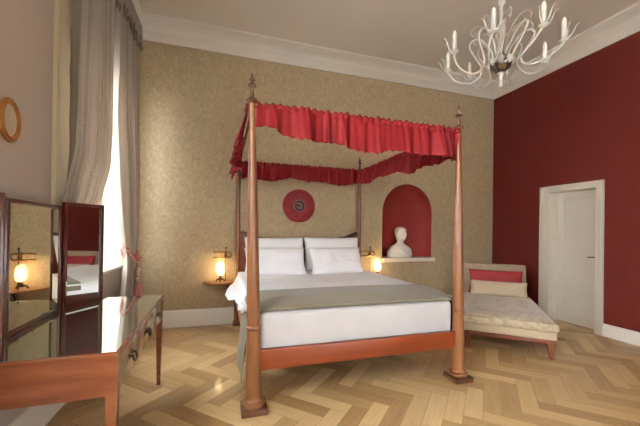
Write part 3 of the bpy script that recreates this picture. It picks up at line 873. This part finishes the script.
# seat mattress with puckered border
bm = B()
def seat(u, v):
    return None
nx, ny = 34, 48
sx0, sx1, sy0, sy1 = -0.035, CW + 0.025, -0.055, CL - 0.13
def top(u, v):
    a = u * 2 - 1; b_ = v * 2 - 1
    k = (1 - abs(a) ** 7) ** .5 * (1 - abs(b_) ** 9) ** .5
    q = 0.010 * noise.noise(Vector((u * 4, v * 6, 1.0))) + 0.004 * noise.noise(Vector((u * 11, v * 17, 4.0)))
    tuft = 0.020 * sum(math.exp(-(((u - p) / .07) ** 2 + ((v - q_) / .045) ** 2)) for p in (.2, .5, .8) for q_ in (.12, .34, .56))
    return Vector((sx0 + (sx1 - sx0) * u, sy0 + (sy1 - sy0) * v, 0.378 + 0.042 * k + (q - tuft) * k))
grid(bm, top, nx, ny)
def border(u, v):
    t = u * 4; k = int(t) % 4; f = t - int(t)
    cs = [(sx0, sy0), (sx1, sy0), (sx1, sy1), (sx0, sy1)]
    p, q = cs[k], cs[(k + 1) % 4]
    x = p[0] + (q[0] - p[0]) * f; y = p[1] + (q[1] - p[1]) * f
    nrm = [(0, -1), (1, 0), (0, 1), (-1, 0)][k]
    bul = 0.014 * math.sin(PI * v) + 0.004 * math.sin(f * (60 if k % 2 == 0 else 96)) * math.sin(PI * v)
    return Vector((x + nrm[0] * bul, y + nrm[1] * bul, 0.293 + 0.085 * v))
grid(bm, border, 200, 8, True)
quad(bm, (sx0, sy0, 0.293), (sx1, sy0, 0.293), (sx1, sy1, 0.293), (sx0, sy1, 0.293))
bmesh.ops.remove_doubles(bm, verts=bm.verts[:], dist=0.0005)
st = obj('seat_cushion', bm, M['velvet'], ch, local=True, angle=60)
bm = B()
for z in (0.379, 0.296):
    tube(bm, [(sx0, sy0, z), (sx1, sy0, z), (sx1, sy1, z), (sx0, sy1, z)], 0.007, 8, True)
obj('piping', bm, M['velvet_plain'], st, local=True)
# backrest slab leaning back
bm = B(); box(bm, -0.03, CW + 0.0, -0.06, 0.06, 0.0, 0.57, 0.03, 4)
bmesh.ops.transform(bm, matrix=Matrix.Translation((0, CL - 0.05, 0.27)) @ Matrix.Rotation(R(-7), 4, 'X'), verts=bm.verts[:])
obj('backrest', bm, M['velvet_plain'], ch, local=True)
# cushions leaning on the backrest (things of their own)
MC = Matrix.Translation(ch_loc) @ Matrix.Rotation(ang, 4, 'Z')
def ccush(name, mat, x, y, z, w, h, t, tilt, label, seed):
    bm = B(); cushion(bm, w, h, t, Matrix.Rotation(tilt, 4, 'X'), 22, 0.05, 0.45, seed, 0.01)
    bmesh.ops.translate(bm, verts=bm.verts[:], vec=(x, y, z))
    bmesh.ops.transform(bm, matrix=MC, verts=bm.verts[:])
    return tag(obj(name, bm, mat, angle=180), label, 'cushion')
ccush('cushion', M['red_cushion'], CW / 2 + .0, CL - 0.205, 0.585, 0.72, 0.36, 0.13, R(80), 'crimson cushion leaning on the chaise backrest, behind a beige one', 21)
ccush('cushion', M['linen'], CW / 2 + .02, CL - 0.385, 0.512, 0.74, 0.225, 0.15, R(70), 'beige velvet cushion on the chaise in front of a crimson cushion', 22)

# ------------------------------------------------------------------ dressing table and folding mirror
DX0, DX1, DYa, DYb, DT = -1.04, -0.445, -2.985, -1.645, 0.752
dk = thing('dressing_table', 'mahogany dressing table with mirrored top and drawers by the curtained window', 'dressing table', ((DX0 + DX1) / 2, (DYa + DYb) / 2, 0), R(0.6))
def rotd(bm):
    bmesh.ops.translate(bm, verts=bm.verts[:], vec=-dk.location)
    return bm
def dpart(name, bm, mat, parent=None, smooth=True):
    bmesh.ops.translate(bm, verts=bm.verts[:], vec=-dk.location)
    return obj(name, bm, mat, parent or dk, local=True, smooth=smooth)
bm = B(); box(bm, DX0 - .002, DX1 + .006, DYa - .006, DYb + .006, DT - 0.02, DT - 0.0006, 0.004); tp = dpart('tabletop', bm, M['desk_wood'])
bm = B(); box(bm, DX0 + .012, DX1 - .006, DYa + .006, DYb - .006, DT - 0.003, DT, 0.001, 1); dpart('mirror_inlay', bm, M['desk_glass'], tp, False)
AZ = 0.562
bm = B()
box(bm, DX0 + .02, DX1 - 0.045, DYa + 0.004, DYa + 0.03, AZ - .012, DT - 0.02)      # near end
box(bm, DX0 + .02, DX1 - 0.045, DYb - 0.03, DYb - 0.004, AZ - .012, DT - 0.02)
box(bm, DX0 + .01, DX0 + 0.03, DYa + .03, DYb - .03, AZ - .012, DT - 0.02)
box(bm, DX1 - 0.05, DX1 - 0.02, DYa + 0.03, DYb - 0.03, AZ - .005, DT - 0.02)        # drawer rail behind the fronts
dpart('apron', bm, M['desk_wood'], None, False)
def dleg(x, y):
    bm = B()
    prof = [(0.0, 0.013), (0.02, 0.0135), (AZ - 0.02, 0.0235), (AZ, 0.025), (DT - 0.02, 0.025)]
    rows = [[bm.verts.new((x + a * h, y + b_ * h, z)) for a, b_ in ((-1, -1), (1, -1), (1, 1), (-1, 1))] for z, h in prof]
    for r0, r1 in zip(rows, rows[1:]):
        for i in range(4):
            bm.faces.new((r0[i], r0[(i + 1) % 4], r1[(i + 1) % 4], r1[i]))
    bm.faces.new(rows[0][::-1]); bm.faces.new(rows[-1])
    dpart('leg', bm, M['desk_wood'], None, False)
for x in (DX0 + 0.026, DX1 - 0.024):
    for y in (DYa + 0.024, DYb - 0.024):
        dleg(x, y)
dw = (DYb - DYa - 0.104) / 3
for k in range(3):
    ya = DYa + 0.052 + k * dw
    bm = B(); box(bm, DX1 - 0.02, DX1 - 0.001, ya + 0.003, ya + dw - 0.003, AZ, DT - 0.026, 0.002)
    dr = dpart('drawer', bm, M['drawer'])
    dr['label'] = 'drawer front with painted-on pale sheen'
    ym = ya + dw / 2; zh = 0.65
    bm = B()
    for s in (-1, 1):
        t = bmesh.new(); lathe(t, [(0, 0), (0.012, 0), (0.012, 0.004), (0.006, 0.008), (0.006, 0.018), (0, 0.02)], seg=12)
        merge(bm, t, Matrix.Translation((DX1 - 0.001, ym + s * 0.032, zh)) @ Matrix.Rotation(PI / 2, 4, 'Y'))
    tube(bm, smooth_path([(DX1 + 0.014, ym - 0.032, zh), (DX1 + 0.02, ym - 0.03, zh - 0.025), (DX1 + 0.021, ym, zh - 0.033), (DX1 + 0.02, ym + 0.03, zh - 0.025), (DX1 + 0.014, ym + 0.032, zh)], 6), 0.005, 8)
    dpart('handle', bm, M['bronze'], dr)
    if k == 1:
        pass

# triple mirror: centre parallel to the wall, two wings swung forward
H1 = Vector((-1.006, -2.675, 0)); H2 = Vector((-1.018, -2.065, 0)); ZM0, ZM1 = DT + 0.001, 1.462
tm = thing('dressing_mirror', 'three-panel folding mahogany mirror standing on the dressing table', 'mirror', ((H1.x + H2.x) / 2, (H1.y + H2.y) / 2, ZM0))
def panel(name, p, q, z1, fw=0.026, nside=1):
    d = (q - p); L = d.length; d.normalize(); nr = Vector((d.y, -d.x, 0)) * nside
    X = Matrix(((d.x, nr.x, 0, p.x), (d.y, nr.y, 0, p.y), (0, 0, 1, 0), (0, 0, 0, 1)))
    bm = B(); t = bmesh.new()
    g = 0.002
    box(t, g, fw, -0.022, 0.0, ZM0, z1, 0.003); box(t, L - fw, L - g, -0.022, 0.0, ZM0, z1, 0.003)
    box(t, fw, L - fw, -0.022, 0, ZM0, ZM0 + fw, 0.003); box(t, fw, L - fw, -0.022, 0, z1 - fw * .8, z1, 0.003)
    box(t, fw - .002, L - fw + .002, -0.02, -0.012, ZM0 + fw - .002, z1 - fw * .8 + .002)
    merge(bm, t, X)
    f = obj(name, bm, M['mirror_wood'], tm)
    bm = B(); t = bmesh.new()
    x0, x1, z0, zz = fw, L - fw, ZM0 + fw, z1 - fw * .8
    b_ = 0.012
    o = [t.verts.new(v) for v in ((x0, -0.0085, z0), (x1, -0.0085, z0), (x1, -0.0085, zz), (x0, -0.0085, zz))]
    i = [t.verts.new(v) for v in ((x0 + b_, -0.0065, z0 + b_), (x1 - b_, -0.0065, z0 + b_), (x1 - b_, -0.0065, zz - b_), (x0 + b_, -0.0065, zz - b_))]
    bk = [t.verts.new(v) for v in ((x0, -0.0115, z0), (x1, -0.0115, z0), (x1, -0.0115, zz), (x0, -0.0115, zz))]
    t.faces.new(i); t.faces.new(bk[::-1])
    for k in range(4):
        m_ = (k + 1) % 4; t.faces.new((o[k], o[m_], i[m_], i[k])); t.faces.new((bk[k], bk[m_], o[m_], o[k]))
    merge(bm, t, X)
    obj('glass', bm, M['mirror'], f, smooth=False)
panel('centre_panel', H1, H2, ZM1)
panel('wing', H2 + Vector((0.004, 0.004, 0)), Vector((-0.858, -1.778, 0)), ZM1 + 0.03)
panel('wing', Vector((-0.868, -2.968, 0)), H1 + Vector((0.004, -0.004, 0)), ZM1)

# oval gilt frame on the left wall
OY, OZ = -2.478, 1.9
ov = thing('oval_frame', 'small oval gilt frame hanging on the plain left wall', 'picture frame', (XL, OY, OZ))
bm = B()
for rr, dx, tr in ((1.0, 0.016, 0.0095), (0.89, 0.024, 0.0065), (0.81, 0.018, 0.005)):
    tube(bm, [(XL + dx, OY + 0.085 * rr * math.cos(2 * PI * i / 56), OZ + 0.112 * rr * math.sin(2 * PI * i / 56)) for i in range(56)], tr, 10, True)
obj('frame', bm, M['gilt'], ov)
bm = B(); t = bmesh.new(); lathe(t, [(0, 0.002), (0.075, 0.002), (0.075, 0.016), (0, 0.016)], seg=40)
merge(bm, t, Matrix.Translation((XL, OY, OZ)) @ Matrix.Rotation(PI / 2, 4, 'Y') @ Matrix.Scale(1.3, 4, (1, 0, 0)) @ Matrix.Scale(0.95, 4, (0, 1, 0)))
obj('inset', bm, M['old_mirror'], ov, smooth=False)

# ------------------------------------------------------------------ curtains
def interp(tab, z):
    # tab sorted by z descending: (z, y0, y1, x, amp)
    if z >= tab[0][0]: return tab[0][1:]
    for a, b_ in zip(tab, tab[1:]):
        if a[0] >= z >= b_[0]:
            t = (a[0] - z) / (a[0] - b_[0]); t = t * t * (3 - 2 * t) * 0.5 + t * 0.5
            return tuple(p + (q - p) * t for p, q in zip(a[1:], b_[1:]))
    return tab[-1][1:]
def curtain(label, tab, nf, seed, z0=0.012, z1=3.70):
    t = thing('curtain', label, 'curtain', (tab[0][3], (tab[0][1] + tab[0][2]) / 2, z0), group='taupe striped curtains')
    rnd = random.Random(seed); ph = [rnd.random() * 6.28 for _ in range(5)]
    nu, nv = 150, 90
    bm = B(); uvl = bm.loops.layers.uv.new('UVMap')
    def f(u, v):
        z = z1 + (z0 - z1) * v
        y0, y1, x, amp = interp(tab, z)
        w = u + 0.03 * math.sin(u * 9 + ph[0]) + 0.012 * math.sin(v * 5 + u * 7 + ph[3])
        s = 1.1 - 2.1 * (1 - abs(math.sin(w * nf * PI + ph[1]))) ** 1.6 + 0.22 * math.sin(w * nf * 4.6 * PI + ph[2])
        y = y0 + (y1 - y0) * u + 0.3 * amp * math.sin(w * nf * 2 * PI + 2 * ph[1])
        return Vector((x + amp * s, y, z))
    rows = grid(bm, f, nu, nv)
    idx = {}
    for j, r in enumerate(rows):
        for i, v in enumerate(r): idx[v] = (i / nu, j / nv)
    for fc in bm.faces:
        for lp in fc.loops: lp[uvl].uv = idx[lp.vert]
    o = obj('drape', bm, M['curtain'], t, angle=180); solid(o, 0.004)
    # gathered heading with a fringe
    bm = B()
    def h(u, v):
        y0, y1, x, amp = tab[0][1:]
        s = math.sin(u * nf * 5 * PI + ph[1]) * 0.6 + 0.4 * math.sin(u * nf * 11 * PI)
        z = z1 + 0.03 - (0.24 + 0.02 * math.sin(u * 40)) * v
        return Vector((x + 0.055 + 0.022 * s * (0.5 + v), y0 - .01 + (y1 - y0 + .02) * u, z))
    grid(bm, h, 140, 10); hd = obj('heading', bm, M['curtain'], t, angle=180); solid(hd, 0.004)
    bm = B()
    yy0, yy1, xx, _ = tab[0][1:]
    for i in range(46):
        u = i / 45; s = math.sin(u * nf * 5 * PI + ph[1]) * 0.6 + 0.4 * math.sin(u * nf * 11 * PI)
        y = yy0 - .01 + (yy1 - yy0 + .02) * u; x = xx + 0.055 + 0.033 * s; z = z1 + 0.03 - (0.24 + 0.02 * math.sin(u * 40))
        tube(bm, [(x, y, z + .005), (x + .003, y + .002, z - .03), (x, y, z - .055)], [0.006, 0.008, 0.004], 6)
    obj('fringe', bm, M['fringe'], hd)
    return t
tabA = [(3.70, -1.94, -1.16, -1.015, 0.045), (3.0, -1.98, -1.17, -1.015, 0.05), (2.2, -2.0, -1.17, -1.015, 0.05), (1.9, -1.99, -1.18, -1.02, 0.045), (1.6, -2.0, -1.25, -1.045, 0.024), (1.45, -2.0, -1.34, -1.064, 0.011), (1.2, -2.02, -1.56, -1.066, 0.010),
        (1.02, -1.95, -1.66, -1.067, 0.010), (0.8, -1.80, -1.56, -1.067, 0.010), (0.4, -1.70, -1.46, -1.067, 0.010), (0.0, -1.70, -1.45, -1.067, 0.010)]
tabB = [(3.70, -1.11, -0.38, -0.985, 0.032), (3.2, -1.08, -0.40, -0.985, 0.04), (2.5, -1.07, -0.36, -0.98, 0.044), (1.9, -0.96, -0.33, -0.975, 0.044), (1.4, -0.86, -0.30, -0.97, 0.036), (1.12, -0.77, -0.29, -0.97, 0.026),
        (1.0, -0.70, -0.30, -0.97, 0.02), (0.85, -0.74, -0.24, -0.965, 0.024), (0.5, -0.88, -0.12, -0.965, 0.03), (0.0, -0.94, -0.08, -0.965, 0.032)]
curtain('taupe striped curtain swept back behind the dressing mirror', tabA, 6.0, 4)
curtain('taupe striped curtain in the far corner held by a tasselled rope', tabB, 6.5, 9)
# curtain rod
rod = thing('curtain_rod', 'brass curtain rod across the top of the window', 'curtain rod', (-1.0, -1.15, 3.70))
bm = B(); tube(bm, [(-1.0, -2.1, 3.715), (-1.0, -0.2, 3.715)], 0.014, 10); obj('rod', bm, M['brass'], rod)
for y in (-2.05, -1.12, -0.25):
    bm = B(); tube(bm, [(XL + 0.0, y, 3.715), (-1.0, y, 3.715)], 0.009, 8); obj('bracket', bm, M['brass'], rod)

# rope tieback with tassel on the far curtain
tb = thing('curtain_tieback', 'red and cream rope tieback with long tassel on the far curtain', 'tieback', (-0.97, -0.48, 0.42))
bm = B()
loop = []
for i in range(40):
    a = 2 * PI * i / 40
    y = -0.53 + 0.225 * math.cos(a)
    x = -0.972 + 0.062 * math.sin(a)
    z = 0.975 + 0.14 * abs(math.cos(a)) ** 1.3 * (1 if math.cos(a) < 0 else 0.8) - 0.03 * math.sin(a)
    loop.append((x, y, z))
tube(bm, loop, 0.017, 8, True); obj('rope', bm, M['rope'], tb)
bm = B()
kx, ky = -0.893, -0.52
t = bmesh.new(); bmesh.ops.create_uvsphere(t, u_segments=16, v_segments=10, radius=0.036); merge(bm, t, Matrix.Translation((kx, ky, 0.985)))
t = bmesh.new(); bmesh.ops.create_uvsphere(t, u_segments=16, v_segments=10, radius=0.026); merge(bm, t, Matrix.Translation((kx, ky + .03, 0.94)))
tube(bm, [(kx, ky, 0.97), (kx, ky + .012, 0.9), (kx, ky + .02, 0.86)], 0.014, 8)
obj('knot', bm, M['rope'], tb)
bm = B(); lathe(bm, [(0.0, 0.87), (0.02, 0.866), (0.034, 0.84), (0.038, 0.80), (0.034, 0.76), (0.026, 0.745), (0.038, 0.735), (0.04, 0.715), (0.03, 0.70), (0.0, 0.70)][::-1], (kx, ky + .02, 0), 20)
obj('tassel_head', bm, M['tassel_head'], tb)
bm = B()
def sk(u, v):
    a = 2 * PI * u; r = (0.03 + 0.03 * v ** 0.7) * (1 + 0.07 * math.sin(a * 17))
    return Vector((kx + r * math.cos(a), ky + .02 + r * math.sin(a), 0.70 - 0.29 * v + 0.006 * math.sin(a * 9) * v))
rows = grid(bm, sk, 68, 8, True); bm.faces.new(rows[0]); bm.faces.new(rows[-1][::-1])
obj('tassel_skirt', bm, M['tassel'], tb)

# ------------------------------------------------------------------ chandelier
HX, HY, HZ = 2.387, -2.40, 2.889          # centre of the ring of candle bases
HR = 0.452
cl = thing('chandelier', 'eight-armed curled glass chandelier with white candle bulbs hanging from the ceiling', 'chandelier', (HX, HY, HZ - 0.05))
bm = B(); lathe(bm, [(0, -0.13), (0.02, -0.128), (0.05, -0.115), (0.085, -0.08), (0.098, -0.045), (0.09, -0.01), (0.06, 0.012), (0.03, 0.02), (0.022, 0.05), (0.0, 0.052)], (HX, HY, HZ), 28)
hub = obj('hub', bm, M['chrome'], cl)
bm = B()
for k in range(8):
    a = 2 * PI * k / 8
    t = bmesh.new(); bmesh.ops.create_uvsphere(t, u_segments=12, v_segments=8, radius=0.026)
    merge(bm, t, Matrix.Translation((HX + 0.09 * math.cos(a), HY + 0.09 * math.sin(a), HZ - 0.045)) @ Matrix.Scale(1.5, 4, (0, 0, 1)))
obj('glass_beads', bm, M['glass'], hub)
bm = B(); lathe(bm, [(0, -0.262), (0.012, -0.258), (0.016, -0.24), (0.013, -0.2), (0.022, -0.165), (0.034, -0.15), (0.03, -0.135), (0.012, -0.128), (0.0, -0.126)], (HX, HY, HZ), 18)
obj('drop_finial', bm, M['glass'], cl)
bm = B(); lathe(bm, [(0, 0.05), (0.026, 0.05), (0.018, 0.08), (0.016, 0.2), (0.03, 0.225), (0.036, 0.25), (0.028, 0.275), (0.015, 0.29), (0.014, 0.46), (0.03, 0.48), (0.032, 0.51), (0.014, 0.54), (0.0, 0.545)], (HX, HY, HZ), 18)
obj('glass_stem', bm, M['glass'], cl)
bm = B(); tube(bm, [(HX, HY, HZ + 0.05), (HX, HY, ZC - 0.05)], 0.006, 8); lathe(bm, [(0.0, -0.085), (0.03, -0.08), (0.06, -0.045), (0.07, -0.001), (0.0, -0.001)], (HX, HY, ZC), 24)
obj('ceiling_rod', bm, M['chrome'], cl)
# arm in the radial plane (r, z)
armp = [(0.05, -0.005), (0.085, 0.10), (0.15, 0.185), (0.22, 0.205), (0.25, 0.155), (0.215, 0.07), (0.165, -0.02), (0.165, -0.09), (0.215, -0.135), (0.30, -0.135), (0.385, -0.095), (0.435, -0.04), (HR, 0.0)]
armpath = smooth_path([Vector((r, 0, z)) for r, z in armp], 7)
for k in range(8):
    a = 3.7853 + k * PI / 4
    def Wp(p, tw=0.0):
        # slight sideways twist makes the S read from below
        aa = a + tw
        return (HX + p[0] * math.cos(aa) - p[1] * math.sin(aa), HY + p[0] * math.sin(aa) + p[1] * math.cos(aa), HZ + p[2])
    bm = B()
    pth = [Wp((p.x, 0.05 * math.sin(PI * i / (len(armpath) - 1) * 2) , p.z)) for i, p in enumerate(armpath)]
    tube(bm, pth, 0.0088, 10); arm = obj('arm', bm, M['glass'], cl)
    bm = B(); bx, by, bz = Wp((HR, 0, 0))
    lathe(bm, [(0, -0.012), (0.014, -0.010), (0.034, 0.004), (0.037, 0.012), (0.02, 0.013), (0.02, 0.03), (0.0, 0.03)], (bx, by, bz), 16); obj('drip_cup', bm, M['glass'], arm)
    bm = B(); lathe(bm, [(0, 0.014), (0.0175, 0.014), (0.0175, 0.11), (0.014, 0.114), (0.016, 0.122), (0.0185, 0.145), (0.015, 0.172), (0.008, 0.192), (0.0, 0.20)], (bx, by, bz), 16); obj('candle_bulb', bm, M['candle'], arm)
    bm = B()
    for s in (-1, 1, 0):
        q = [(HR + (0.02 if s == 0 else 0.012), s * 0.022, 0.012), (HR + (0.055 if s == 0 else 0.02), s * 0.05, 0.05), (HR + (0.075 if s == 0 else 0.03), s * 0.064, 0.10), (HR + (0.10 if s == 0 else 0.045), s * 0.085, 0.118)]
        tube(bm, smooth_path([Wp(p) for p in q], 4), lambda t: 0.0065 * (1 - 0.7 * t), 6)
    obj('glass_leaf', bm, M['glass'], arm)
    # curling upper tendril between arms
    bm = B(); q = []
    a2 = a + PI / 8
    for r, z in [(0.03, 0.05), (0.06, 0.17), (0.13, 0.28), (0.21, 0.31), (0.255, 0.27), (0.24, 0.225), (0.205, 0.23), (0.20, 0.26)]:
        q.append((HX + r * math.cos(a2), HY + r * math.sin(a2), HZ + z))
    tube(bm, smooth_path(q, 5), lambda t: 0.004 - 0.0015 * t, 6); obj('tendril', bm, M['glass'], cl)

# ------------------------------------------------------------------ light
w = bpy.data.worlds.new('World'); SC.world = w; w.use_nodes = True
bg = w.node_tree.nodes['Background']; bg.inputs['Color'].default_value = (1.0, 0.965, 0.88, 1); bg.inputs['Strength'].default_value = 0.74
def area(name, loc, rot, sx, sy, e, col=(1, 1, 1)):
    l = bpy.data.lights.new(name, 'AREA'); l.shape = 'RECTANGLE'; l.size = sx; l.size_y = sy; l.energy = e; l.color = col
    o = bpy.data.objects.new(name, l); C.objects.link(o); o.location = loc; o.rotation_euler = rot
    return o
for i, (a, b_) in enumerate(WINS):
    area('daylight_and_fill', (XL - 0.75, (a + b_) / 2, (2.0, 2.1)[i]), (0, -PI / 2 + R((36, 32)[i]), 0), (1.9, 2.2)[i], b_ - a - .1, (250, 690)[i], (0.90, 0.96, 1.0))  # daylight for the curtained window, then fill through the added unseen one
area('daylight_and_fill', (2.0, YF - 0.36, 1.35), (PI / 2, 0, 0), 2.5, 2.0, 85, (0.90, 0.96, 1.0))  # frontal fill lamp outside the added rear window
SC.view_settings.view_transform = 'Standard'
SC.view_settings.look = 'None'
SC.view_settings.gamma = 1.0
SC.view_settings.exposure = 0.25
SC.cycles.max_bounces = 12
SC.cycles.diffuse_bounces = 6
SC.cycles.use_denoising = True

# ------------------------------------------------------------------ camera (solved from the photograph)
f, yaw, pitch, roll, cyp = 319.5364, R(17.4106), R(0.238), R(0.7674), 229.0678
F = Vector((math.sin(yaw), math.cos(yaw), 0)); Rt = Vector((math.cos(yaw), -math.sin(yaw), 0)); U = Vector((0, 0, 1))
F, U = F * math.cos(pitch) + U * math.sin(pitch), U * math.cos(pitch) - F * math.sin(pitch)
Rt, U = Rt * math.cos(roll) + U * math.sin(roll), U * math.cos(roll) - Rt * math.sin(roll)
cd_ = bpy.data.cameras.new('camera'); cam = bpy.data.objects.new('camera', cd_); C.objects.link(cam)
m = Matrix((Rt, U, -F)).transposed().to_4x4(); m.translation = Vector((0, -4.6536, 1.32))
cam.matrix_world = m
cd_.sensor_width = 36; cd_.lens = f * 36 / 640; cd_.shift_y = (cyp - 213) / 640
cd_.clip_start = 0.05
SC.camera = cam
